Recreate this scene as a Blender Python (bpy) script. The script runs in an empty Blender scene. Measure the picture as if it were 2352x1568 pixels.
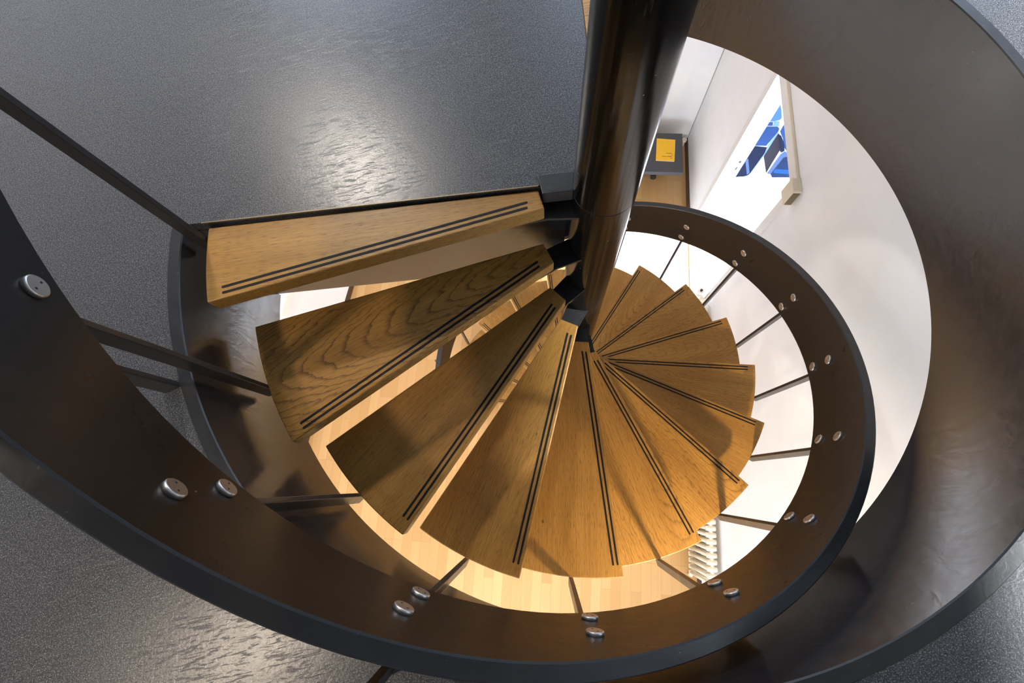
import bpy, bmesh, math, random
from math import sin, cos, pi, radians, degrees, atan2, hypot
from mathutils import Vector, Matrix

random.seed(7)
S = bpy.context.scene
COL = S.collection

# ------------------------------------------------------------------ layout
# z = 0 is the upper floor, the stair column stands on the world z axis.
TH0, DTH, RISE, Z1 = 2.8483, 0.34998, 0.19, -0.0094
R_TREAD, R_IN = 0.9617, 0.149
R_POLE = 0.0749
R_HOLE, R_CURB, Z_FASCIA = 1.0146, 1.0455, -0.437
RB_IN, RB_OUT = 0.9343, 0.9664            # hand-rail band
H_BOT, H_TOP, H_BU, H_BL = 0.5625, 0.8546, 0.723, 0.615
D_BAL = -0.1735
ZF = -3.43                                 # lower floor
N_TREAD = 18
AU = radians(73.0)                         # direction of the lower room's long wall
U = Vector((cos(AU), sin(AU), 0)); V = Vector((sin(AU), -cos(AU), 0))
V_RIGHT, V_LEFT, U_BACK, U_FRONT = 1.207, -2.19, 2.97, -4.2
Z_CEIL = -0.40
TH_LAND0, TH_LAND1 = radians(80.5), radians(171.2)   # sector of the hole closed by the landing

def tz(i): return Z1 - (i - 1) * RISE
def th(i): return TH0 + i * DTH
def uv(u, v, z): return U * u + V * v + Vector((0, 0, z))
def pol(r, a, z): return Vector((r * cos(a), r * sin(a), z))

# ------------------------------------------------------------------ helpers
def tag(o, label=None, cat=None, group=None, kind=None):
    if label: o['label'] = label
    if cat: o['category'] = cat
    if group: o['group'] = group
    if kind: o['kind'] = kind
    return o

def empty(name, loc, label, cat, group=None):
    o = bpy.data.objects.new(name, None); COL.objects.link(o)
    o.location = loc; o.empty_display_size = 0.1
    return tag(o, label, cat, group)

class MB:
    """collects shapes into one mesh"""
    def __init__(self): self.bm = bmesh.new(); self.mi = 0
    def face(self, vs, mi=None):
        try:
            f = self.bm.faces.new(vs); f.material_index = self.mi if mi is None else mi; return f
        except ValueError: return None
    def prism(self, pts, z0, z1, bevel=0.0):
        """closed polygon (list of (x,y)) extruded in z"""
        n = len(pts)
        a = [self.bm.verts.new((p[0], p[1], z0)) for p in pts]
        b = [self.bm.verts.new((p[0], p[1], z1)) for p in pts]
        fs = [self.face(b), self.face(a[::-1])]
        for i in range(n): fs.append(self.face([a[i], a[(i+1) % n], b[(i+1) % n], b[i]]))
        return fs
    def box(self, o, ex, ey, ez, sx, sy, sz):
        """box centred at o with half axes"""
        ex, ey, ez = Vector(ex), Vector(ey), Vector(ez)
        o = Vector(o)
        v = {}
        for i in (-1, 1):
            for j in (-1, 1):
                for k in (-1, 1):
                    v[i, j, k] = self.bm.verts.new(o + ex*(i*sx/2) + ey*(j*sy/2) + ez*(k*sz/2))
        for q in (((-1,-1,-1),(-1,1,-1),(1,1,-1),(1,-1,-1)), ((-1,-1,1),(1,-1,1),(1,1,1),(-1,1,1)),
                  ((-1,-1,-1),(1,-1,-1),(1,-1,1),(-1,-1,1)), ((1,-1,-1),(1,1,-1),(1,1,1),(1,-1,1)),
                  ((1,1,-1),(-1,1,-1),(-1,1,1),(1,1,1)), ((-1,1,-1),(-1,-1,-1),(-1,-1,1),(-1,1,1))):
            self.face([v[t] for t in q])
    def uvbox(self, u0, u1, v0, v1, z0, z1):
        self.box(uv((u0+u1)/2, (v0+v1)/2, (z0+z1)/2), U, V, (0,0,1), u1-u0, v1-v0, z1-z0)
    def tube(self, p0, p1, r, n=16, r1=None, cap=True):
        p0, p1 = Vector(p0), Vector(p1); d = (p1-p0).normalized()
        a = d.orthogonal().normalized(); b = d.cross(a)
        r1 = r if r1 is None else r1
        A = [self.bm.verts.new(p0 + (a*cos(2*pi*i/n) + b*sin(2*pi*i/n))*r) for i in range(n)]
        B = [self.bm.verts.new(p1 + (a*cos(2*pi*i/n) + b*sin(2*pi*i/n))*r1) for i in range(n)]
        for i in range(n):
            f = self.face([A[i], A[(i+1) % n], B[(i+1) % n], B[i]])
            if f: f.smooth = True
        if cap: self.face(A[::-1]); self.face(B)
    def lathe(self, prof, n=48, axis=None):
        """prof: list of (r,z) around world z (local)"""
        rings = []
        for r, z in prof:
            rings.append([self.bm.verts.new((r*cos(2*pi*i/n), r*sin(2*pi*i/n), z)) for i in range(n)])
        for k in range(len(rings)-1):
            for i in range(n):
                f = self.face([rings[k][i], rings[k][(i+1) % n], rings[k+1][(i+1) % n], rings[k+1][i]])
                if f: f.smooth = True
        self.face(rings[0][::-1]); self.face(rings[-1])
    def sweep(self, sections, closed=True, caps=True, smooth=True):
        """sections: list of lists of points, quads between"""
        R = [[self.bm.verts.new(p) for p in s] for s in sections]
        n = len(R[0])
        for k in range(len(R)-1):
            for i in range(n if closed else n-1):
                f = self.face([R[k][i], R[k][(i+1) % n], R[k+1][(i+1) % n], R[k+1][i]])
                if f: f.smooth = smooth
        if caps: self.face(R[0][::-1]); self.face(R[-1])
    def mesh(self, name, mats):
        bmesh.ops.recalc_face_normals(self.bm, faces=self.bm.faces[:])
        me = bpy.data.meshes.new(name); self.bm.to_mesh(me); self.bm.free()
        for m in (mats if isinstance(mats, (list, tuple)) else [mats]): me.materials.append(m)
        return me
    def build(self, name, mats, parent=None, bevel=0.0, segs=2, autosmooth=True, loc=None):
        me = self.mesh(name, mats)
        o = bpy.data.objects.new(name, me); COL.objects.link(o)
        if parent: o.parent = parent
        if loc is not None: o.location = loc
        if bevel > 0:
            md = o.modifiers.new('bevel', 'BEVEL'); md.width = bevel; md.segments = segs
            md.limit_method = 'ANGLE'; md.angle_limit = radians(40); md.harden_normals = False
        return o

def edge_split_normals(o, ang=35):
    m = o.modifiers.new('es', 'EDGE_SPLIT'); m.split_angle = radians(ang)

# ------------------------------------------------------------------ materials
def new_mat(name):
    m = bpy.data.materials.new(name); m.use_nodes = True
    nt = m.node_tree; nt.nodes.clear()
    out = nt.nodes.new('ShaderNodeOutputMaterial'); b = nt.nodes.new('ShaderNodeBsdfPrincipled')
    nt.links.new(b.outputs[0], out.inputs[0])
    return m, nt, b

class NT:
    def __init__(self, nt): self.nt = nt
    def n(self, t, **kw):
        x = self.nt.nodes.new(t)
        for k, v in kw.items(): setattr(x, k, v)
        return x
    def l(self, a, b): self.nt.links.new(a, b)
    def math(self, op, a, b=None, c=None, clamp=False):
        x = self.n('ShaderNodeMath', operation=op); x.use_clamp = clamp
        for i, s in enumerate((a, b, c)):
            if s is None: continue
            if isinstance(s, (int, float)): x.inputs[i].default_value = s
            else: self.l(s, x.inputs[i])
        return x.outputs[0]
    def mix(self, f, a, b, blend='MIX'):
        x = self.n('ShaderNodeMix', data_type='RGBA', blend_type=blend)
        for i, s in ((0, f), (6, a), (7, b)):
            if isinstance(s, (int, float)): x.inputs[i].default_value = s
            elif isinstance(s, (tuple, list)): x.inputs[i].default_value = (*s[:3], 1)
            else: self.l(s, x.inputs[i])
        return x.outputs[2]
    def ramp(self, f, stops, interp='LINEAR'):
        x = self.n('ShaderNodeValToRGB'); x.color_ramp.interpolation = interp
        e = x.color_ramp.elements
        while len(e) < len(stops): e.new(0.5)
        for i, (p, c) in enumerate(stops):
            e[i].position = p; e[i].color = (*c, 1) if isinstance(c, (tuple, list)) else (c, c, c, 1)
        self.l(f, x.inputs[0]); return x.outputs[0]
    def noise(self, vec, scale, detail=3, rough=0.5, dist=0.0, dim='3D'):
        x = self.n('ShaderNodeTexNoise', noise_dimensions=dim)
        x.inputs['Scale'].default_value = scale; x.inputs['Detail'].default_value = detail
        x.inputs['Roughness'].default_value = rough; x.inputs['Distortion'].default_value = dist
        if vec is not None: self.l(vec, x.inputs['Vector'])
        return x.outputs['Fac']
    def mapping(self, vec, loc=(0,0,0), rot=(0,0,0), sc=(1,1,1)):
        x = self.n('ShaderNodeMapping'); x.inputs[1].default_value = loc; x.inputs[2].default_value = rot; x.inputs[3].default_value = sc
        self.l(vec, x.inputs[0]); return x.outputs[0]
    def bump(self, h, strength, dist, bsdf):
        x = self.n('ShaderNodeBump'); x.inputs['Strength'].default_value = strength; x.inputs['Distance'].default_value = dist
        self.l(h, x.inputs['Height']); self.l(x.outputs[0], bsdf.inputs['Normal'])
        return x

def plain(name, col, rough=0.5, metal=0.0, noise=0.0, spec=0.5, bump=0.0, scale=60):
    m, nt, b = new_mat(name); N = NT(nt)
    b.inputs['Roughness'].default_value = rough; b.inputs['Metallic'].default_value = metal
    b.inputs['Specular IOR Level'].default_value = spec
    tc = N.n('ShaderNodeTexCoord')
    f = N.noise(tc.outputs['Object'], scale, 3)
    lo = tuple(c*(1-noise) for c in col); hi = tuple(min(1, c*(1+noise)) for c in col)
    N.l(N.ramp(f, [(0.3, lo), (0.7, hi)]), b.inputs['Base Color'])
    if bump: N.bump(f, bump, 0.002, b)
    return m

def mat_linoleum():
    m, nt, b = new_mat('speckled_linoleum'); N = NT(nt)
    tc = N.n('ShaderNodeTexCoord'); o = tc.outputs['Object']
    f1 = N.noise(o, 430, 2, 0.65)
    f2 = N.noise(o, 170, 3, 0.6)
    big = N.noise(o, 5, 3, 0.55)
    sp = N.ramp(f1, [(0.52, (0.0, 0.0, 0.0)), (0.70, (1, 1, 1))])
    sp2 = N.ramp(f2, [(0.40, (0, 0, 0)), (0.72, (1, 1, 1))])
    base = N.mix(big, (0.012, 0.013, 0.017), (0.018, 0.018, 0.021))
    c = N.mix(sp2, base, (0.058, 0.058, 0.064))
    c = N.mix(sp, c, (0.27, 0.27, 0.275))
    N.l(c, b.inputs['Base Color'])
    wear = N.noise(o, 2.3, 4, 0.6)
    # scuffs: thin criss-cross polish marks with another gloss
    sc = None
    for rot, scl, n0 in ((0.9, 26, 0.0), (-0.6, 23, 3.7), (2.1, 21, 8.1)):
        k = N.ramp(N.noise(N.mapping(o, loc=(n0, n0, 0), rot=(0, 0, rot), sc=(1, 7, 1)), scl, 2, 0.5, 0.9), [(0.60, 0), (0.68, 1)])
        sc = k if sc is None else N.math('MAXIMUM', sc, k)
    r = N.math('ADD', N.ramp(wear, [(0.3, 0.27), (0.7, 0.33)]), N.math('MULTIPLY', sc, 0.14))
    N.l(r, b.inputs['Roughness'])
    b.inputs['Specular IOR Level'].default_value = 0.5
    v1 = N.noise(o, 120, 3, 0.6, 0.4)
    h = N.math('ADD', N.math('MULTIPLY', v1, 0.8), N.math('MULTIPLY', sc, 0.25))
    N.bump(h, 0.13, 0.003, b)
    return m

def mat_steel(name, col, rough, brush=0.25, scuff=True, spec=0.5, bsc=42, zst=0.35, bdist=1.4, specks=0.0):
    """dark brushed-on gloss paint"""
    m, nt, b = new_mat(name); N = NT(nt)
    tc = N.n('ShaderNodeTexCoord'); o = tc.outputs['Object']
    f = N.noise(N.mapping(o, rot=(0.4, 0.5, 0.3), sc=(1, 1, 2.2)), 14, 5, 0.6, 1.0)
    c = N.mix(f, tuple(x*0.8 for x in col), tuple(x*1.2 for x in col))
    if scuff:
        s = N.noise(o, 150, 2, 0.5); s2 = N.noise(o, 9, 3, 0.6)
        k = N.math('MULTIPLY', N.ramp(s, [(0.72, 0), (0.77, 1)]), N.ramp(s2, [(0.5, 0), (0.65, 1)]))
        c = N.mix(N.math('MULTIPLY', k, 0.35), c, (0.35, 0.34, 0.33))
    if specks:
        vo = N.n('ShaderNodeTexVoronoi'); vo.inputs['Scale'].default_value = 26.0; N.l(o, vo.inputs['Vector'])
        sz = N.math('MULTIPLY', N.noise(o, 11, 2), 0.14)
        k2 = N.math('LESS_THAN', vo.outputs['Distance'], N.math('SUBTRACT', sz, 0.035))
        s4 = N.noise(N.mapping(o, sc=(1, 1, 0.12)), 55, 4, 0.6); s5 = N.noise(o, 7, 3, 0.6)
        k3 = N.math('MULTIPLY', N.ramp(s4, [(0.62, 0), (0.70, 1)]), N.ramp(s5, [(0.50, 0), (0.62, 1)]))
        c = N.mix(N.math('MULTIPLY', k2, specks), c, (0.45, 0.43, 0.40))
        c = N.mix(N.math('MULTIPLY', k3, specks*0.35), c, (0.20, 0.19, 0.17))
    N.l(c, b.inputs['Base Color'])
    N.l(N.ramp(f, [(0.25, rough*0.85), (0.75, rough*1.2)]), b.inputs['Roughness'])
    b.inputs['Specular IOR Level'].default_value = spec
    g = N.noise(N.mapping(o, rot=(0.2, 0.1, 0.9) if zst > 0.2 else (0, 0, 0), sc=(1, 1, zst)), bsc, 4, 0.55, bdist)
    N.bump(g, brush, 0.004, b)
    return m

def mat_oak(name, c_lo, c_hi, c_line, rot=0.0, rough=0.42, line=0.85):
    m, nt, b = new_mat(name); N = NT(nt)
    tc = N.n('ShaderNodeTexCoord'); oi = N.n('ShaderNodeObjectInfo')
    rnd = oi.outputs['Random']
    p = N.mapping(tc.outputs['Object'], rot=(0, 0, rot))
    sx = N.n('ShaderNodeSeparateXYZ'); N.l(p, sx.inputs[0])
    # move the pattern differently for every board
    r2 = N.math('FRACT', N.math('MULTIPLY', rnd, 17.31)); r3 = N.math('FRACT', N.math('MULTIPLY', rnd, 53.7))
    X = N.math('ADD', sx.outputs[0], N.math('MULTIPLY', rnd, 7.0))
    Y = N.math('ADD', sx.outputs[1], N.math('MULTIPLY', r2, 5.0))
    cm = N.n('ShaderNodeCombineXYZ'); N.l(X, cm.inputs[0]); N.l(Y, cm.inputs[1]); N.l(sx.outputs[2], cm.inputs[2])
    q = cm.outputs[0]
    # cathedral figure: stretched ellipses around an offset pith
    wob = N.noise(N.mapping(q, sc=(2.0, 7.0, 7.0)), 2.2, 4, 0.55)
    fine = N.noise(N.mapping(q, sc=(14, 60, 20)), 2.0, 3, 0.6)
    yy = N.math('ADD', N.math('ADD', sx.outputs[1], N.math('MULTIPLY', N.math('SUBTRACT', r2, 0.5), 0.22)), N.math('MULTIPLY', N.math('SUBTRACT', wob, 0.5), 0.075))
    xx = N.math('MULTIPLY', N.math('SUBTRACT', sx.outputs[0], N.math('MULTIPLY_ADD', r3, 1.4, -0.1)), 0.16)
    d = N.math('SQRT', N.math('ADD', N.math('ADD', N.math('MULTIPLY', xx, xx), N.math('MULTIPLY', yy, yy)), 0.0002))
    d = N.math('ADD', d, N.math('MULTIPLY', fine, 0.004))
    oc = N.n('ShaderNodeSeparateColor'); N.l(oi.outputs['Color'], oc.inputs[0])
    ring = N.math('FRACT', N.math('MULTIPLY', d, 105.0))
    lines = N.ramp(ring, [(0.0, 1.0), (0.10, 0.55), (0.28, 0.0), (0.93, 0.0), (1.0, 1.0)])
    patch = N.noise(N.mapping(q, sc=(1.5, 5, 1)), 1.7, 2)
    lines = N.math('MULTIPLY', N.math('MULTIPLY', lines, N.ramp(patch, [(0.30, 0.3), (0.55, 1.0)])), oc.outputs[0])
    streak = N.noise(N.mapping(q, sc=(3.5, 150, 150)), 1.6, 5, 0.7)
    pores = N.noise(N.mapping(q, sc=(34, 620, 620)), 1.0, 2, 0.5)
    tone = N.noise(N.mapping(q, sc=(1.2, 9, 1)), 1.4, 3, 0.55)
    c = N.mix(N.ramp(tone, [(0.3, 0), (0.7, 1)]), c_lo, c_hi)
    c = N.mix(N.math('MULTIPLY', N.ramp(streak, [(0.42, 0), (0.72, 1)]), 0.45), c, c_line)
    c = N.mix(N.math('MULTIPLY', lines, line), c, c_line)
    c = N.mix(N.math('MULTIPLY', N.ramp(pores, [(0.57, 0), (0.66, 1)]), 0.6), c, tuple(x*0.7 for x in c_line))
    # small dark knots and nicks
    vo = N.n('ShaderNodeTexVoronoi'); vo.inputs['Scale'].default_value = 5.5; vo.inputs['Randomness'].default_value = 1
    N.l(N.mapping(q, sc=(0.7, 1.4, 1)), vo.inputs['Vector'])
    kn = N.ramp(vo.outputs['Distance'], [(0.012, 1), (0.035, 0)])
    c = N.mix(N.math('MULTIPLY', kn, 0.8), c, (0.02, 0.010, 0.004))
    # board-to-board tone; hand-set boards are darkened where shade falls
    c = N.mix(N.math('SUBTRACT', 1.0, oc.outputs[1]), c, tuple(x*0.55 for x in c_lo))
    N.l(c, b.inputs['Base Color'])
    N.l(N.ramp(streak, [(0.3, rough*0.9), (0.7, rough*1.2)]), b.inputs['Roughness'])
    b.inputs['Specular IOR Level'].default_value = 0.4
    h = N.math('SUBTRACT', 1.0, N.math('ADD', N.math('MULTIPLY', lines, 0.4), N.math('MULTIPLY', pores, 0.6)))
    N.bump(h, 0.12, 0.001, b)
    return m

def mat_parquet():
    m, nt, b = new_mat('parquet_boards'); N = NT(nt)
    tc = N.n('ShaderNodeTexCoord')
    p = N.mapping(tc.outputs['Object'], rot=(0, 0, -AU))
    br = N.n('ShaderNodeTexBrick'); N.l(p, br.inputs['Vector'])
    br.offset = 0.37; br.offset_frequency = 3; br.squash = 1
    for k, v in (('Scale', 1.0), ('Mortar Size', 0.0009), ('Mortar Smooth', 0.2), ('Bias', 0.0), ('Brick Width', 0.62), ('Row Height', 0.082)):
        br.inputs[k].default_value = v
    br.inputs['Color1'].default_value = (0.0, 0.0, 0.0, 1); br.inputs['Color2'].default_value = (1, 1, 1, 1)
    br.inputs['Mortar'].default_value = (0.5, 0.5, 0.5, 1)
    streak = N.noise(N.mapping(p, sc=(2.5, 60, 1)), 1.6, 4, 0.6)
    t = N.math('ADD', N.math('MULTIPLY', br.outputs['Color'], 0.7), N.math('MULTIPLY', streak, 0.45))
    c = N.ramp(t, [(0.0, (0.50, 0.28, 0.095)), (0.55, (0.58, 0.34, 0.135)), (1.1, (0.65, 0.41, 0.18))])
    c = N.mix(N.math('MULTIPLY', br.outputs['Fac'], 0.5), c, (0.25, 0.12, 0.04))
    N.l(c, b.inputs['Base Color'])
    b.inputs['Roughness'].default_value = 0.34
    N.bump(br.outputs['Fac'], 0.15, -0.002, b)
    return m

def emit(name, col, strength):
    m = bpy.data.materials.new(name); m.use_nodes = True
    nt = m.node_tree; nt.nodes.clear()
    out = nt.nodes.new('ShaderNodeOutputMaterial'); e = nt.nodes.new('ShaderNodeEmission')
    e.inputs[0].default_value = (*col, 1); e.inputs[1].default_value = strength
    nt.links.new(e.outputs[0], out.inputs[0]); return m

M = dict(
    lino=mat_linoleum(),
    fascia=mat_steel('brushed_dark_paint', (0.016, 0.014, 0.017), 0.20, 0.12, spec=0.9, bsc=24, zst=0.5, bdist=0.8),
    band=mat_steel('satin_dark_paint', (0.012, 0.0085, 0.007), 0.30, 0.05, spec=0.4),
    rail_top=mat_steel('worn_black_rail_paint', (0.012, 0.012, 0.013), 0.33, 0.08),
    pole=mat_steel('gloss_black_column_paint', (0.006, 0.0055, 0.005), 0.17, 0.14, bsc=40, zst=0.10, bdist=0.3, specks=0.8),
    bar=mat_steel('dark_bar_paint', (0.030, 0.025, 0.023), 0.33, 0.08),
    black=mat_steel('black_bracket_paint', (0.012, 0.012, 0.013), 0.38, 0.25),
    oak=mat_oak('honey_oak', (0.335, 0.162, 0.030), (0.48, 0.250, 0.054), (0.080, 0.034, 0.008), rot=radians(8)),
    strip=plain('black_rubber', (0.009, 0.009, 0.009), 0.6, noise=0.2, spec=0.2),
    parquet=mat_parquet(),
    white=plain('white_wall_paint', (0.83, 0.84, 0.87), 0.75, noise=0.015, spec=0.25, scale=8),
    ceil=plain('ceiling_paint', (0.74, 0.73, 0.71), 0.8, noise=0.015, spec=0.2),
    trim=plain('grey_white_trim_paint', (0.73, 0.72, 0.72), 0.5, noise=0.02),
    baseboard=plain('dark_brown_baseboard', (0.060, 0.030, 0.016), 0.45, noise=0.2),
    chrome=plain('brushed_steel_bolt', (0.58, 0.54, 0.50), 0.38, metal=1.0, noise=0.06),
    hole=plain('bolt_hole_black', (0.01, 0.01, 0.01), 0.6),
    desk=plain('anthracite_laminate', (0.050, 0.051, 0.060), 0.42, noise=0.08),
    yellow=plain('yellow_cover', (0.86, 0.47, 0.012), 0.5, noise=0.03),
    paper=plain('page_edges', (0.82, 0.76, 0.62), 0.7, noise=0.05),
    ink=plain('brown_ink', (0.16, 0.08, 0.01), 0.6),
    cream=plain('cream_radiator_enamel', (0.78, 0.74, 0.62), 0.32, noise=0.03),
    beige=plain('beige_plastic', (0.70, 0.63, 0.50), 0.45, noise=0.03),
    beige_dark=plain('beige_box_recess', (0.16, 0.12, 0.07), 0.6, noise=0.05),
    brass=plain('thin_pale_edge', (0.22, 0.17, 0.10), 0.45, metal=0.3, noise=0.05),
    whitepl=plain('white_plastic', (0.80, 0.80, 0.78), 0.4, noise=0.02),
)
def smat(name, c): return plain(name, c, 0.7, noise=0.04, spec=0.08)
M.update(p_white=smat('print_white', (0.80, 0.81, 0.84)), p_sky=smat('print_light_blue', (0.045, 0.12, 0.36)), p_mid=smat('print_mid_blue', (0.012, 0.042, 0.15)),
         p_navy=smat('print_navy', (0.0015, 0.006, 0.028)), p_steel=smat('print_steel_blue', (0.045, 0.08, 0.18)), p_grey=smat('print_grey', (0.016, 0.016, 0.027)),
         p_deep=smat('print_deep_blue', (0.003, 0.016, 0.062)), p_vivid=smat('print_vivid_blue', (0.004, 0.05, 0.19)), p_pale=smat('print_pale_blue', (0.10, 0.19, 0.42)))

# ------------------------------------------------------------------ staircase
stair = empty('spiral_staircase', (0, 0, ZF), 'spiral staircase with oak treads, black steel column and dark band handrail', 'staircase')
def to_stair(o):
    """parent while keeping world placement (staircase root has only a translation)"""
    o.parent = stair; o.location = Vector(o.location) - Vector((0, 0, ZF)); return o

# column
b = MB()
prof = [(R_POLE + 0.045, ZF + 0.004), (R_POLE + 0.045, ZF + 0.016), (R_POLE, ZF + 0.018)]
for zs in (-2.4, -1.2, -0.006, 1.25):
    prof += [(R_POLE, zs - 0.0015), (R_POLE - 0.0016, zs), (R_POLE, zs + 0.0015)]
prof += [(R_POLE, 2.895)]
b.lathe(prof, 96)
_c = b.build('central_column', M['pole']); to_stair(_c); edge_split_normals(_c, 25)

def arc(r, a0, a1, n): return [(r*cos(a0+(a1-a0)*k/n), r*sin(a0+(a1-a0)*k/n)) for k in range(n+1)]
T = 0.045
A_FI, A_BI, A_BO = radians(2.62), radians(-22.65), radians(-20.33)
def tread_mesh(outer_a0, back_in):
    b = MB()
    pts = arc(R_TREAD, outer_a0, 0.0, 14) + [(R_IN*cos(A_FI), R_IN*sin(A_FI))] + [back_in]
    b.prism(pts, -T, 0)
    return b.mesh('tread', M['oak'])
def P2(r, adeg): a = radians(adeg); return Vector((r*cos(a), r*sin(a)))
def strip_mesh(o_r, o_a, i_r, i_a, w=0.0062):
    p0, p1 = P2(o_r, o_a), P2(i_r, i_a); d = (p1-p0).normalized(); n = Vector((-d.y, d.x))
    b = MB()
    pts = []
    for e, s in ((p0, -1), (p1, 1)):            # rounded ends
        for k in range(7):
            t = -pi/2 + pi*k/6
            pts.append(e + d*(s*cos(t)*w/2) + n*(s*sin(t)*w/2))
    b.prism(pts, -0.004, 0.0007)
    return b.mesh('anti_slip_strip', M['strip'])
def bracket_mesh():
    b = MB()
    zt, t = -T - 0.0005, 0.008
    # plate from the column to under the tread, with an arm running outwards
    inner = arc(R_POLE - 0.002, radians(-38), radians(24), 12)
    pts = inner + [(0.142*cos(radians(3)), 0.142*sin(radians(3))), (0.19*cos(radians(1)), 0.19*sin(radians(1))),
                   (0.55*cos(radians(-6)), 0.55*sin(radians(-6))), (0.55*cos(radians(-13)), 0.55*sin(radians(-13))),
                   (0.19*cos(radians(-20)), 0.19*sin(radians(-20))), (0.138*cos(radians(-24)), 0.138*sin(radians(-24)))]
    b.prism(pts, zt - t, zt)
    # stiffening rib below, welded to the column
    for a in (-10,):
        d = Vector((cos(radians(a)), sin(radians(a)), 0)); n = Vector((-d.y, d.x, 0))
        b.box(d*0.20 + Vector((0, 0, zt - t - 0.02)), d, n, (0, 0, 1), 0.27, 0.010, 0.04)
    return b.mesh('support_bracket', M['black'])
tm = tread_mesh(A_BO, (R_IN*cos(A_BI), R_IN*sin(A_BI)))
# the top tread is cut back where the landing begins
a_cut = TH_LAND1 - th(1)
def land_y(x): return 0.0212 - 0.1372*x          # landing front edge, world
p_in = Matrix.Rotation(-th(1), 2) @ Vector((-0.151, land_y(-0.151) - 0.004))
a1 = TH_LAND1 + 0.004
p_out_w = Vector((R_TREAD*cos(a1), R_TREAD*sin(a1)))
tm1 = tread_mesh(a1 - th(1), (p_in.x, p_in.y))
sm = [strip_mesh(0.921, 358.25-360, 0.186, 353.0-360), strip_mesh(0.921, 359.17-360, 0.189, 357.3-360)]
bmesh_br = bracket_mesh()
FIG = {1: 0.06, 2: 1.0, 3: 0.2, 4: 0.25, 5: 0.1, 6: 0.6, 7: 0.75, 8: 0.25}
TONE = {1: 0.93, 2: 0.95, 3: 0.87, 4: 0.86, 5: 0.92}  # upper treads toned by hand to follow the light and shade on them
for i in range(1, N_TREAD + 1):
    o = bpy.data.objects.new('tread', tm1 if i == 1 else tm); COL.objects.link(o)
    o.location = (0, 0, tz(i)); o.rotation_euler = (0, 0, th(i)); to_stair(o)
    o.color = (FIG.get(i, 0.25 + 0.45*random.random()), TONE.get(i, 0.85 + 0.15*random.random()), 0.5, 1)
    md = o.modifiers.new('bevel', 'BEVEL'); md.width = 0.0035; md.segments = 2; md.limit_method = 'ANGLE'; md.angle_limit = radians(40)
    for m_ in sm:
        c = bpy.data.objects.new('anti_slip_strip', m_); COL.objects.link(c); c.parent = o
    c = bpy.data.objects.new('support_bracket', bmesh_br); COL.objects.link(c); c.parent = o

# hand-rail band
K0, K1 = 0.55, N_TREAD + 0.35
b = MB(); secs = []
n = int((K1-K0)*8)
def zk(k, h): return Z1 + RISE - RISE*1.0024*k + h
for s in range(n+1):
    k = K0 + (K1-K0)*s/n; a = TH0 + D_BAL + k*DTH
    e = 0.003
    prof = [(RB_IN, H_BOT+e), (RB_IN, H_TOP-e), (RB_IN+e, H_TOP), (RB_OUT-e, H_TOP), (RB_OUT, H_TOP-e), (RB_OUT, H_BOT+e), (RB_OUT-e, H_BOT), (RB_IN+e, H_BOT)]
    secs.append([pol(r, a, zk(k, h)) for r, h in prof])
b.sweep(secs)
hr = b.build('handrail', [M['band'], M['rail_top']]); to_stair(hr)
for f in hr.data.polygons:
    if abs(f.normal.z) > 0.6: f.material_index = 1
edge_split_normals(hr, 30)
# bolts: chrome discs with two spanner holes, axis along local x (pointing inwards = -x)
b = MB()
ns = 28; r0, bev, tk = 0.0172, 0.0016, 0.0085
ringdef = [(r0, 0.0), (r0, -tk+bev), (r0-bev, -tk)]
rings = [[b.bm.verts.new((x, r*cos(2*pi*j/ns), r*sin(2*pi*j/ns))) for j in range(ns)] for r, x in ringdef]
for q in range(2):
    for j in range(ns):
        f = b.face([rings[q][j], rings[q][(j+1) % ns], rings[q+1][(j+1) % ns], rings[q+1][j]]); f.smooth = True
b.face(rings[-1]); b.face(rings[0][::-1])
b.mi = 1
for s in (-1, 1): b.tube((-tk+0.002, 0.0075*s*0.86, 0.0095*s*0.5), (-tk-0.0004, 0.0075*s*0.86, 0.0095*s*0.5), 0.0017, 10)
bolt_me = b.mesh('bolt', [M['chrome'], M['hole']])
for i in range(2, N_TREAD + 1):
    for h in (H_BU, H_BL):
        c = bpy.data.objects.new('bolt', bolt_me); COL.objects.link(c)
        a = th(i) + D_BAL
        p = pol(RB_IN + 0.0008, a, zk(i, h))
        c.rotation_euler = (random.uniform(-0.6, 0.6), 0, a)
        c.location = p - Vector((0, 0, ZF)); c.parent = hr
        c.location = Vector(c.location) - Vector(hr.location) + Vector((0, 0, 0))
hr_loc = hr.location.copy()
# balusters
b = MB()
zb0, zb1 = -0.062, H_BU + 0.05
b.box((0.9665 + 0.0145, 0, (zb0+zb1)/2), (1,0,0), (0,1,0), (0,0,1), 0.029, 0.0135, zb1-zb0)
bal_me = b.mesh('baluster', M['bar'])
for i in range(1, N_TREAD + 1):
    c = bpy.data.objects.new('baluster', bal_me); COL.objects.link(c)
    c.rotation_euler = (0, 0, th(i) + D_BAL - 0.004); c.location = (0, 0, tz(i)); to_stair(c)
    md = c.modifiers.new('bevel', 'BEVEL'); md.width = 0.0015; md.segments = 2
# landing bracket between column and upper floor
b = MB()
b.prism([(-0.146, 0.070), (-0.060, 0.058), (-0.074, 0.006), (-0.146, 0.016)], -0.034, 0.004)
to_stair(b.build('landing_bracket', M['black'], bevel=0.002))

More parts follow.
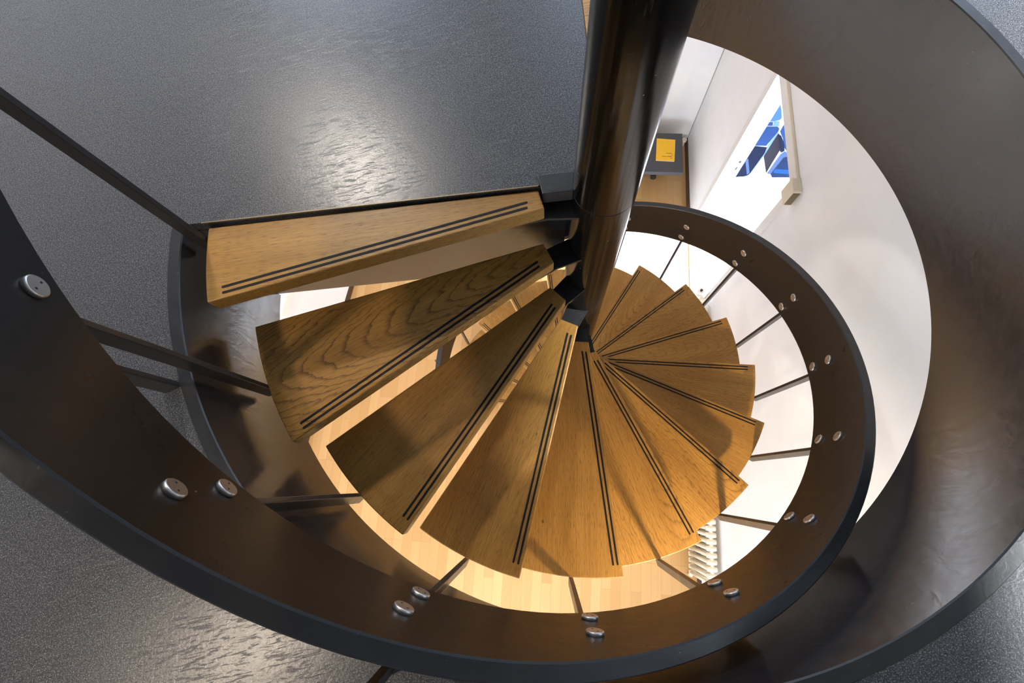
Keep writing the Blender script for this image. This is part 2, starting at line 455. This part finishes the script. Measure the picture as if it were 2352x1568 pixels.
# ------------------------------------------------------------------ floor opening
A0, A1 = TH_LAND1, TH_LAND0 + 2*pi
def ring_part(r0, r1, z0, z1, a0, a1, n=160):
    b = MB(); secs = []
    for s in range(n+1):
        a = a0 + (a1-a0)*s/n
        e = 0.0025
        secs.append([pol(r0, a, z0), pol(r0, a, z1-e), pol(r0+e, a, z1), pol(r1-e, a, z1), pol(r1, a, z1-e), pol(r1, a, z0)])
    b.sweep(secs); return b
fas = ring_part(R_HOLE, R_CURB, Z_FASCIA, 0.004, A0, A1).build('trim_1', [M['fascia'], M['rail_top']])
for f in fas.data.polygons:
    if f.normal.z > 0.6: f.material_index = 1
edge_split_normals(fas, 30)
tag(fas, 'dark painted steel ring lining the round stair opening in the floor', kind='structure')
# weld seams on the ring
b = MB()
def ldir(x0, x1):
    p0, p1 = Vector((x0, land_y(x0), 0)), Vector((x1, land_y(x1), 0)); return p0, p1
# landing front plate (below the floor edge)
p0, p1 = ldir(-1.012, -0.078); d = (p1-p0).normalized(); nrm = Vector((-d.y, d.x, 0))
if nrm.y < 0: nrm = -nrm
b = MB(); b.box((p0+p1)/2 + nrm*0.012 + Vector((0, 0, (Z_FASCIA-0.032)/2)), d, nrm, (0,0,1), (p1-p0).length, 0.02, -Z_FASCIA-0.032)
tag(b.build('trim_2', M['fascia']), 'dark steel plate closing the landing edge under the top tread', kind='structure')
e0, e1 = pol(0.075, TH_LAND0, 0), pol(R_HOLE, TH_LAND0, 0); d2 = (e1-e0).normalized(); n2 = Vector((-d2.y, d2.x, 0))
b = MB(); b.box((e0+e1)/2 + n2*0.012 + Vector((0, 0, (Z_FASCIA-0.032)/2)), d2, n2, (0,0,1), (e1-e0).length, 0.02, -Z_FASCIA-0.032)
tag(b.build('trim_3', M['fascia']), 'dark steel plate closing the far edge of the landing', kind='structure')
# wooden nosing along the far landing edge, thin brass edge along the near one
b = MB(); b.box(e0 + (e1-e0)*0.54 - n2*0.032 + Vector((0, 0, -0.012)), d2, n2, (0,0,1), (e1-e0).length*0.9, 0.062, 0.036)
tag(b.build('trim_4', M['oak'], bevel=0.004), 'oak nosing along the far edge of the landing beside the column', kind='structure')
p0, p1 = ldir(-0.962, -0.150)
b = MB(); b.box((p0+p1)/2 + nrm*0.0015 + Vector((0, 0, -0.0015)), d, nrm, (0,0,1), (p1-p0).length, 0.003, 0.005)
tag(b.build('trim_5', M['brass']), 'thin pale metal edge between the dark floor and the top oak tread', kind='structure')

# upper floor: ring around the opening plus the landing sector
b = MB()
NA = 180
def rect_pt(a, u0, u1, v0, v1, z):
    d = Vector((cos(a), sin(a), 0)); du, dv = d.dot(U), d.dot(V)
    t = min((u1 if du > 0 else u0)/du if abs(du) > 1e-6 else 1e9, (v1 if dv > 0 else v0)/dv if abs(dv) > 1e-6 else 1e9)
    p = d*t; p.z = z; return p
ra = [A0 + (A1-A0)*k/NA for k in range(NA+1)]
inn = [b.bm.verts.new(pol(R_CURB - 0.001, a, 0)) for a in ra]
out = [b.bm.verts.new(rect_pt(a, -4.4, 4.3, -4.2, 4.2, 0)) for a in ra]
inb = [b.bm.verts.new(pol(R_CURB - 0.001, a, -0.03)) for a in ra]
for k in range(NA):
    b.face([inn[k], out[k], out[k+1], inn[k+1]]); b.face([inn[k], inn[k+1], inb[k+1], inb[k]])
land = [tuple(rect_pt(TH_LAND0 + (TH_LAND1-TH_LAND0)*k/60, -4.4, 4.3, -4.2, 4.2, 0).xy) for k in range(61)]
land += [tuple(pol(R_CURB - 0.001, TH_LAND1, 0).xy), (-1.0, land_y(-1.0) + 0.002), (-0.146, land_y(-0.146) + 0.002), (-0.146, 0.068), (-0.066, 0.058)] + \
        [tuple(pol(R_POLE - 0.004, radians(a), 0).xy) for a in (138, 120, 100, 84)] + [tuple(pol(0.09, TH_LAND0, 0).xy), tuple(pol(R_CURB - 0.001, TH_LAND0, 0).xy)]
fs = b.prism(land, -0.030, 0.0)
bmesh.ops.triangulate(b.bm, faces=[f for f in fs[:2] if f])
fl = b.build('floor', M['lino'])
tag(fl, 'dark speckled linoleum upper floor around the stair opening', kind='structure')

# guard railing of the upper floor: posts beside the opening, rail far above them
g = empty('guard_railing', (0, 0, 0), 'black steel guard railing whose flat posts stand on the dark upper floor around the opening', 'railing')
for kk in range(7):
    a = radians(193.2 + 40.3*kk)
    if kk == 6: continue
    dd = Vector((cos(a), sin(a), 0)); nn = Vector((-dd.y, dd.x, 0))
    b = MB(); b.box(dd*1.064 + Vector((0, 0, 0.45)), dd, nn, (0,0,1), 0.034, 0.0135, 0.898)
    b.build('post', M['bar'], g, bevel=0.0015)
b = MB(); secs = []
for s in range(121):
    a = radians(186 + 236*s/120); e = 0.003
    secs.append([pol(r, a, h) for r, h in ((1.046, 0.63), (1.046, 0.92), (1.014, 0.92), (1.014, 0.63))])
b.sweep(secs); o = b.build('rail', M['band'], g); edge_split_normals(o, 30)

# ------------------------------------------------------------------ lower room
def struct(name, mb, mat, label, **kw):
    o = mb.build(name, mat, **kw); return tag(o, label, kind='structure')
b = MB(); b.uvbox(U_FRONT - 0.2, U_BACK + 0.2, V_LEFT - 0.6, V_RIGHT + 4.0, ZF - 0.06, ZF)
struct('floor.001', b, M['parquet'], 'honey coloured parquet floor of the room below')
DU0, DU1, DZ = 1.05, 1.872, -1.466
b = MB(); tw = 0.05
b.uvbox(U_FRONT, DU0, V_RIGHT, V_RIGHT + tw, ZF, Z_CEIL + 0.1); b.uvbox(DU1, U_BACK, V_RIGHT, V_RIGHT + tw, ZF, Z_CEIL + 0.1)
b.uvbox(DU0, DU1, V_RIGHT, V_RIGHT + tw, DZ, Z_CEIL + 0.1)
struct('wall_right', b, M['white'], 'white wall of the lower room with the doorway and radiator')
b = MB(); b.uvbox(U_BACK, U_BACK + 0.12, V_LEFT - 0.12, V_RIGHT + 0.12, ZF, Z_CEIL + 0.1)
struct('wall_back', b, M['white'], 'white end wall of the lower room behind the low desk')
def vl(u): return V_LEFT - (1.1 - u)*0.10
def leftprism(b, u0, u1, d0, d1, z0, z1):
    b.prism([tuple(uv(u, vl(u) + d, 0).xy) for u, d in ((u0, d0), (u1, d0), (u1, d1), (u0, d1))], z0, z1)
b = MB(); leftprism(b, U_FRONT, U_BACK, -0.12, 0, ZF, Z_CEIL + 0.1)
struct('wall_left', b, M['white'], 'white wall of the lower room on the side under the landing')
b = MB()
WU = (-2.2, 0.2)
b.uvbox(U_FRONT - 0.12, U_FRONT, V_LEFT - 0.5, -1.5, ZF, Z_CEIL + 0.1); b.uvbox(U_FRONT - 0.12, U_FRONT, 0.6, V_RIGHT + 0.12, ZF, Z_CEIL + 0.1)
b.uvbox(U_FRONT - 0.12, U_FRONT, -1.5, 0.6, ZF, ZF + 0.9); b.uvbox(U_FRONT - 0.12, U_FRONT, -1.5, 0.6, -0.9, Z_CEIL + 0.1)
struct('wall_front', b, M['white'], 'white wall of the lower room with the window')
# baseboards
b = MB(); b.uvbox(U_FRONT, DU0 - 0.065, V_RIGHT - 0.016, V_RIGHT, ZF, ZF + 0.07); b.uvbox(DU1 + 0.065, U_BACK, V_RIGHT - 0.016, V_RIGHT, ZF, ZF + 0.07)
struct('baseboard_right', b, M['baseboard'], 'dark brown baseboard along the white wall with the doorway')
b = MB(); leftprism(b, U_FRONT, U_BACK, 0, 0.016, ZF, ZF + 0.07)
struct('baseboard_left', b, M['baseboard'], 'dark brown baseboard along the wall under the landing')
b = MB()
b.uvbox(U_BACK - 0.016, U_BACK, V_LEFT + 0.016, V_RIGHT - 0.016, ZF, ZF + 0.07)
struct('baseboard_back', b, M['baseboard'], 'dark brown baseboard along the end wall behind the desk')
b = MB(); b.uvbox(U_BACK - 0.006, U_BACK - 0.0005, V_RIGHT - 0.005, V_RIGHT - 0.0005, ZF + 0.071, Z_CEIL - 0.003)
struct('shadow_gap_strip', b, plain('shadow_gap_grey', (0.30, 0.28, 0.26), 0.7), 'thin grey strip painting the shadow gap in the corner between the two white walls')  # grey strip paints in the line of shade between the walls
# door frame, threshold
b = MB(); pr = 0.014
b.uvbox(DU0 - 0.06, DU0, V_RIGHT - pr, V_RIGHT + 0.001, ZF, DZ + 0.07); b.uvbox(DU1, DU1 + 0.06, V_RIGHT - pr, V_RIGHT + 0.001, ZF, DZ + 0.07)
b.uvbox(DU0, DU1, V_RIGHT - pr, V_RIGHT + 0.001, DZ, DZ + 0.07)
struct('door_1', b, M['trim'], 'pale grey frame of the bright doorway in the lower room', bevel=0.002)
b = MB(); b.uvbox(DU0, DU1, V_RIGHT - 0.004, V_RIGHT + 0.05, ZF, ZF + 0.012)
struct('trim_6', b, M['trim'], 'pale threshold strip in the doorway of the lower room', bevel=0.003)
# ceiling of the lower room with round hole, landing soffit included
b = MB()
inn = [b.bm.verts.new(pol(R_CURB + 0.001, 2*pi*k/NA, Z_CEIL)) for k in range(NA)]; out = [b.bm.verts.new(rect_pt(2*pi*k/NA, U_FRONT, U_BACK, V_LEFT - 0.4, 4.2, Z_CEIL)) for k in range(NA)]
for k in range(NA): b.face([inn[k], inn[(k+1) % NA], out[(k+1) % NA], out[k]])
land2 = [tuple(pol(R_CURB + 0.001, TH_LAND0 + (TH_LAND1-TH_LAND0)*k/40, 0).xy) for k in range(41)] + [(-1.0, land_y(-1.0) + 0.03), (-0.10, land_y(-0.10) + 0.06), tuple((pol(0.10, TH_LAND0, 0) + n2*0.03).xy)]
fs = b.prism(land2, Z_CEIL - 0.002, Z_CEIL + 0.02)
bmesh.ops.triangulate(b.bm, faces=[f for f in fs[:2] if f])
struct('ceiling', b, M['ceil'], 'white ceiling of the lower room around the stair opening')

# room beyond the doorway: bare white wall carrying the print
b = MB(); b.uvbox(2.1, 2.2, V_RIGHT + tw, V_RIGHT + 3.9, ZF, -0.9)
struct('wall_beyond', b, M['white'], 'white wall seen through the doorway carrying the blue print')
b = MB(); b.uvbox(0.2, 2.1, V_RIGHT + tw, V_RIGHT + 3.9, ZF, ZF + 0.006)
struct('floor.002', b, M['white'], 'white floor seen through the doorway')

# wall print of two glossy blue chairs
POLY = [
 ('p_white', [(1.44, -2.797), (2.30, -2.797), (2.30, -1.93), (1.44, -1.93)]),
 ('p_grey', [(1.559, -2.235), (1.66, -2.441), (1.671, -2.634), (1.679, -2.737), (1.564, -2.516), (1.561, -2.409)]),
 ('p_sky', [(1.441, -1.948), (1.474, -2.006), (1.511, -2.08), (1.507, -2.102), (1.471, -2.117), (1.442, -2.119)]),
 ('p_mid', [(1.44, -2.123), (1.466, -2.122), (1.481, -2.163), (1.44, -2.164)]),
 ('p_pale', [(1.469, -2.118), (1.507, -2.11), (1.53, -2.166), (1.484, -2.163)]),
 ('p_mid', [(1.44, -2.168), (1.52, -2.168), (1.542, -2.189), (1.549, -2.22), (1.531, -2.359), (1.529, -2.386), (1.441, -2.385)]),
 ('p_navy', [(1.442, -2.389), (1.542, -2.401), (1.554, -2.471), (1.545, -2.737), (1.539, -2.768), (1.514, -2.785), (1.44, -2.796)]),
 ('p_steel', [(1.441, -2.576), (1.448, -2.538), (1.535, -2.728), (1.527, -2.764)]),
 ('p_pale', [(1.549, -2.22), (1.556, -2.24), (1.561, -2.48), (1.551, -2.74), (1.545, -2.737), (1.554, -2.471), (1.536, -2.36)]),
 ('p_mid', [(1.558, -2.124), (1.728, -2.439), (1.711, -2.439), (1.674, -2.397), (1.614, -2.29), (1.56, -2.219), (1.556, -2.165)]),
 ('p_navy', [(1.562, -2.243), (1.592, -2.266), (1.655, -2.355), (1.695, -2.435), (1.679, -2.458), (1.66, -2.441)]),
 ('p_steel', [(1.697, -2.44), (1.73, -2.456), (1.755, -2.491), (1.725, -2.519), (1.717, -2.74), (1.683, -2.732), (1.682, -2.476)]),
 ('p_deep', [(1.763, -2.5), (1.93, -2.776), (1.748, -2.783), (1.717, -2.74), (1.725, -2.519)]),
 ('p_vivid', [(1.715, -2.666), (1.856, -2.675), (1.889, -2.733), (1.732, -2.72)]),
 ('p_mid', [(1.74, -2.44), (1.90, -2.44), (2.02, -2.60), (2.10, -2.776), (1.935, -2.776), (1.80, -2.55)]),
]
names_ = []
for nme, _ in POLY:
    if nme not in names_: names_.append(nme)
b = MB()
for q, (nme, pts) in enumerate(POLY):
    b.mi = names_.index(nme)
    u1 = 2.0995; u0 = 2.088 if q == 0 else 2.0875 - 0.0006*q
    lo = [b.bm.verts.new(uv(u0, v, z)) for v, z in pts]
    if q == 0:
        hi = [b.bm.verts.new(uv(u1, v, z)) for v, z in pts]
        for j in range(len(pts)): b.face([lo[j], lo[(j+1) % len(pts)], hi[(j+1) % len(pts)], hi[j]])
    b.face(lo)
o = b.build('wall_print', [M[x] for x in names_])
tag(o, 'large print of glossy blue chairs on the white wall through the doorway', 'picture')
for nm, pts in (('wall_label', [(1.398, -2.61), (1.405, -2.594), (1.418, -2.598), (1.414, -2.624)]), ('wall_label', [(1.404, -2.713), (1.407, -2.675), (1.415, -2.677), (1.413, -2.716)])):
    b = MB(); lo = [b.bm.verts.new(uv(2.094, v, z)) for v, z in pts]; hi = [b.bm.verts.new(uv(2.0995, v, z)) for v, z in pts]
    b.face(lo)
    for j in range(4): b.face([lo[j], lo[(j+1) % 4], hi[(j+1) % 4], hi[j]])
    o = b.build(nm, M['hole'])
    tag(o, 'small dark label left of the blue print, the %s of two' % ('upper' if pts[0][1] > -2.65 else 'lower'), 'label', 'small labels beside the print')

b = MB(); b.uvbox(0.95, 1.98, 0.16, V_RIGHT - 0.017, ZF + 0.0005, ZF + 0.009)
tag(b.build('added_glare_mat', M['p_white'], bevel=0.003), 'plain white mat added to carry the bright patch of light inside the doorway', 'mat')  # white mat added in place of the glaring light on the floor
# cable trunking and box at the doorway
b = MB(); b.uvbox(1.046, U_BACK - 0.02, V_RIGHT - 0.018, V_RIGHT - 0.0005, -1.393, -1.382)
o = b.build('cable_trunking', M['beige'], bevel=0.003)
tag(o, 'thin beige cable trunking running along the wall above the doorway', 'trunking')
b = MB(); b.uvbox(0.955, 1.046, V_RIGHT - 0.05, V_RIGHT, -1.50, -1.372)
jb = b.build('junction_box', M['beige'], bevel=0.004)
tag(jb, 'beige plastic box at the corner of the doorway at the end of the trunking', 'box')
b = MB(); b.uvbox(0.951, 0.9552, V_RIGHT - 0.043, V_RIGHT - 0.008, -1.49, -1.385)
tag(b.build('front_slot', M['beige_dark'], jb), 'dark recessed end of the box')
# trunking on the left wall
b = MB(); leftprism(b, 0.42, 2.3, 0.0005, 0.05, -2.45, -2.36)
o = b.build('cable_trunking', M['whitepl'], bevel=0.004)
tag(o, 'white trunking on the wall below the landing seen under the top tread', 'trunking')

# low desk with booklet
dk = empty('low_desk', uv(2.52, 0.75, ZF), 'low dark grey desk against the end wall with a yellow booklet on it', 'desk')
def part(mb, name, mat, par, **kw):
    o = mb.build(name, mat, None, **kw); o.parent = par; o.location = Vector(o.location) - Vector(par.location); return o
b = MB(); b.uvbox(2.305, 2.758, 0.30, 1.061, -3.098, -3.05); part(b, 'desk_top', M['desk'], dk, bevel=0.003)
b = MB(); b.uvbox(2.60, 2.74, 0.36, 1.02, ZF + 0.001, -3.098); part(b, 'pedestal', M['desk'], dk)
b = MB(); b.tube(uv(2.418, 0.83, -3.30), uv(2.45, 0.83, -3.30), 0.03, 18); b.uvbox(2.43, 2.62, 0.815, 0.845, -3.285, -3.255); part(b, 'foot', M['black'], dk)
bk = empty('booklet', uv(2.55, 0.89, -3.05), 'yellow booklet lying on the dark grey low desk', 'booklet')
qd = [(2.685, 0.812), (2.673, 0.988), (2.425, 0.975), (2.432, 0.801)]
def slab(b, pts, z0, z1):
    P = [uv(u, v, 0).xy for u, v in pts]; b.prism([tuple(p) for p in P], z0, z1)
b = MB(); slab(b, qd, -3.0495, -3.0425); part(b, 'pages', M['paper'], bk)
b = MB(); slab(b, [(2.687, 0.810), (2.675, 0.990), (2.4265, 0.977), (2.4335, 0.799)], -3.0425, -3.041); part(b, 'cover', M['yellow'], bk)
b = MB()
def word(u, v0, v1, h=0.0075):
    # a line of tiny letters
    v = v0
    while v < v1 - 0.002:
        w = random.uniform(0.0035, 0.006); hh = h * random.choice((0.7, 0.75, 1.0))
        slab(b, [(u - 0.0004, v), (u - 0.0004, min(v+w, v1)), (u + hh, min(v+w, v1)), (u + hh, v)], -3.0409, -3.0405); v += w + 0.0011
word(2.512, 0.902, 0.958); word(2.493, 0.950, 0.959); word(2.475, 0.858, 0.900); word(2.475, 0.905, 0.957); word(2.457, 0.937, 0.957)
tag(part(b, 'printed_text', M['ink'], bk), 'brown lines of small print on the cover')

# corner pipe end
b = MB(); b.tube(uv(2.90, 1.155, ZF), uv(2.90, 1.155, -3.33), 0.014, 14); b.tube(uv(2.90, 1.155, -3.33), uv(2.90, 1.155, -3.30), 0.024, 14)
o = b.build('pipe_stub', M['beige']); tag(o, 'short beige pipe end on the floor in the corner beside the desk', 'pipe')

# radiator
rad = empty('radiator', uv(-0.15, 1.135, ZF), 'cream column radiator along the white wall below the stair', 'radiator')
pitch = 0.0462; ZT, ZB = -2.872, -3.318
b = MB()
for vv in (-0.024, 0.024):
    p = []
    nseg = 10
    b.tube(Vector((0, 0, ZB)) + V*vv, Vector((0, 0, ZT)) + V*vv, 0.0125, 12)
for zz_ in (ZT, ZB):
    secs = []
    for s in range(9):
        t = -1 + 2*s/8
        rr = 0.021*(1 - 0.25*abs(t)**3)
        cen = V*(t*0.036) + Vector((0, 0, zz_))
        secs.append([cen + U*(rr*cos(2*pi*q/14)) + Vector((0, 0, 1))*(rr*0.95*sin(2*pi*q/14)) for q in range(14)])
    b.sweep(secs)
    b.tube(Vector((0, 0, zz_)) - U*pitch/2, Vector((0, 0, zz_)) + U*pitch/2, 0.015, 12, cap=False)
sec_me = b.mesh('section', M['cream'])
nsec = int((0.94 + 1.262)/pitch)
for k in range(nsec+1):
    c = bpy.data.objects.new('section', sec_me); COL.objects.link(c); c.parent = rad
    c.location = U*(-1.262 + k*pitch + 0.15) + Vector((0, 0, -ZF)) + Vector((0, 0, ZF))
    c.location = uv(-1.262 + k*pitch, 1.135, 0) - Vector(rad.location)
b = MB(); q0 = uv(0.965, 1.118, -2.87)
b.tube(uv(0.93, 1.135, -2.872), uv(0.985, 1.118, -2.872), 0.012, 12)
b.tube(uv(0.985, 1.118, -2.90), uv(0.985, 1.118, -2.83), 0.027, 20, 0.024); part(b, 'thermostat_valve', M['whitepl'], rad)
b = MB(); b.tube(uv(0.985, 1.118, -2.83), uv(0.985, 1.118, -2.815), 0.010, 12); part(b, 'valve_tip', M['hole'], rad)
b = MB(); b.tube(uv(-1.29, 1.118, -3.325), uv(-1.29, 1.118, ZF + 0.002), 0.010, 12)
part(b, 'pipe', M['cream'], rad)
for uu in (-0.2, 0.6):
    b = MB(); b.tube(uv(uu, 1.135, ZB), uv(uu, 1.135, ZF + 0.002), 0.012, 10); part(b, 'foot', M['cream'], rad)

# ------------------------------------------------------------------ upper room shell
UU0, UU1, UV0, UV1, UZ = -4.4, 4.3, -4.2, 4.2, 2.9
def wall_with_windows(name, axis, at, thick, a0, a1, z0, z1, wins, label):
    """axis 'u': wall in the plane u=at, running along v"""
    b = MB()
    def bx(p0, p1, q0, q1):
        if p1 - p0 < 1e-4 or q1 - q0 < 1e-4: return
        if axis == 'u': b.uvbox(min(at, at+thick), max(at, at+thick), p0, p1, q0, q1)
        else: b.uvbox(p0, p1, min(at, at+thick), max(at, at+thick), q0, q1)
    cur = a0
    for (w0, w1, h0, h1) in wins:
        bx(cur, w0, z0, z1); bx(w0, w1, z0, h0); bx(w0, w1, h1, z1); cur = w1
    bx(cur, a1, z0, z1)
    return struct(name, b, M['white'], label)
WIN_V = [(-2.2, 1.6, 0.95, 2.5)]
WIN_U = [(-3.6, -1.5, 0.95, 2.5), (-0.4, 1.5, 0.95, 2.5), (2.2, 3.9, 0.95, 2.5)]
wall_with_windows('wall_upper_back', 'u', UU1, 0.2, UV0, UV1, 0.001, UZ, WIN_U, 'white window wall of the upper room')
wall_with_windows('wall_upper_front', 'u', UU0, -0.2, UV0, UV1, 0.001, UZ, [], 'white end wall of the upper room')
wall_with_windows('wall_upper_left', 'v', UV0, -0.2, UU0, UU1, 0.001, UZ, [], 'white side wall of the upper room')
wall_with_windows('wall_upper_right', 'v', UV1, 0.2, UU0, UU1, 0.001, UZ, WIN_V, 'white window wall of the upper room beyond the stair')
b = MB(); b.uvbox(UU0, UU1, UV0, UV1, UZ, UZ + 0.1)
struct('ceiling.001', b, M['ceil'], 'white ceiling of the upper room')

# ------------------------------------------------------------------ lights
def area(name, loc, target, sx, sy, power, col, spread=180):
    l = bpy.data.lights.new(name, 'AREA'); l.shape = 'RECTANGLE'; l.size = sx; l.size_y = sy; l.energy = power; l.color = col
    l.spread = radians(spread)
    o = bpy.data.objects.new(name, l); COL.objects.link(o); o.location = loc
    o.rotation_euler = (Vector(target) - Vector(loc)).to_track_quat('-Z', 'Z').to_euler(); return o
def disc(name, loc, size, power, col, spread=180):
    l = bpy.data.lights.new(name, 'AREA'); l.shape = 'DISK'; l.size = size; l.energy = power; l.color = col; l.spread = radians(spread)
    o = bpy.data.objects.new(name, l); COL.objects.link(o); o.location = loc; return o

DAY = (0.62, 0.78, 1.0); WARM = (1.0, 0.72, 0.42); NEUT = (1.0, 0.90, 0.78)
for (w0, w1, h0, h1) in WIN_U:
    c = uv(UU1 + 0.1, (w0+w1)/2, (h0+h1)/2)
    area('daylight_window', c, c - U, w1-w0, h1-h0, 62, DAY)
for (w0, w1, h0, h1) in WIN_V:
    c = uv((w0+w1)/2, UV1 + 0.1, (h0+h1)/2)
    area('daylight_window', c, c - V, w1-w0, h1-h0, 40, (0.86, 0.90, 1.0))
def lamp(x, y, z, size, power, col, label, cat='ceiling lamp', aim=None, glow=14):
    t = empty('ceiling_lamp', (x, y, z), label, cat, None)
    b = MB(); b.lathe([(size/2 + 0.02, 0.0), (size/2 + 0.02, -0.03), (size/2, -0.032)], 32)
    o = b.build('housing', M['whitepl'], t)
    b = MB(); b.lathe([(size/2, -0.0325), (size/2, -0.0345)], 32)
    o = b.build('diffuser', emit('lamp_glow', col, glow), t)
    if aim is None: disc('ceiling_lamp_light', (x, y, z - 0.037), size, power, col)
    else:
        l = bpy.data.lights.new('ceiling_lamp_light', 'SPOT'); l.energy = power; l.color = col; l.spot_size = radians(112); l.spot_blend = 0.9; l.shadow_soft_size = 0.05
        o = bpy.data.objects.new('ceiling_lamp_light', l); COL.objects.link(o); o.location = (x, y, z - 0.045)
        o.rotation_euler = (Vector(aim) - Vector(o.location)).to_track_quat('-Z', 'Y').to_euler()
lamp(-1.33, 2.51, UZ, 0.34, 95, NEUT, 'round white ceiling lamp of the upper room above the landing')
lamp(-2.64, -1.26, UZ, 0.42, 52, (1.0, 0.84, 0.66), 'round white ceiling lamp of the upper room left of the stair')
lamp(0.217, -1.64, Z_CEIL, 0.22, 165, (1.0, 0.77, 0.42), 'small round ceiling lamp of the lower room in front of the stair', aim=(0.05, -0.3, -1.6), glow=20)
lamp(-1.35, -1.9, Z_CEIL, 0.22, 18, WARM, 'small round ceiling lamp added to brighten the lower room farther from the radiator', glow=20)  # unseen lamp, added so the parquet is bright everywhere
lamp(-1.35, 0.9, Z_CEIL, 0.22, 16, NEUT, 'small round ceiling lamp added to brighten the lower room under the landing', glow=20)  # unseen lamp, added to lift the wall on the landing side
c = uv(U_FRONT - 0.06, -0.45, -1.7)
area('daylight_window', c, c + U, 2.1, 1.6, 155, (0.74, 0.87, 1.0))
# sunlight and sky through the open side of the neighbouring room
l = bpy.data.lights.new('sun', 'SUN'); l.energy = 20; l.color = (0.95, 0.97, 1.0); l.angle = radians(3)
o = bpy.data.objects.new('sun', l); COL.objects.link(o)
d_ = (-V*1.0 + U*0.10 - Vector((0, 0, 0.70)))
o.rotation_euler = d_.to_track_quat('-Z', 'Z').to_euler()
c = uv(1.2, V_RIGHT + 2.6, -0.9)
area('daylight_door', c, uv(1.6, V_RIGHT + 0.3, -3.0), 2.0, 1.2, 240, (0.74, 0.87, 1.0))

w = bpy.data.worlds.new('sky'); S.world = w; w.use_nodes = True
bg = w.node_tree.nodes['Background']; bg.inputs[0].default_value = (0.62, 0.78, 1.0, 1); bg.inputs[1].default_value = 1.6

# ------------------------------------------------------------------ camera
ca, sa, cr, sr = cos(0.29861), sin(0.29861), cos(-0.22768), sin(-0.22768)
Rm = Matrix(((1,0,0),(0,ca,-sa),(0,sa,ca))) @ Matrix(((cr,-sr,0),(sr,cr,0),(0,0,1)))
cam = bpy.data.cameras.new('camera'); co = bpy.data.objects.new('camera', cam); COL.objects.link(co)
mw = Rm.to_4x4(); mw.translation = Vector((-0.29263, -0.61292, 0.96498)); co.matrix_world = mw
cam.sensor_fit = 'HORIZONTAL'; cam.sensor_width = 36.0; cam.lens = 1087.776/2352*36.0
cam.clip_start = 0.01; cam.clip_end = 60
cam.dof.use_dof = True; cam.dof.focus_distance = 1.5; cam.dof.aperture_fstop = 16
S.camera = co

S.view_settings.view_transform = 'Standard'; S.view_settings.look = 'None'
S.view_settings.exposure = 0.0; S.view_settings.gamma = 1.0; S.view_settings.use_curve_mapping = False
S.cycles.use_denoising = True
S.cycles.max_bounces = 10; S.cycles.diffuse_bounces = 6; S.cycles.glossy_bounces = 5
S.cycles.sample_clamp_indirect = 8.0; S.cycles.caustics_reflective = False
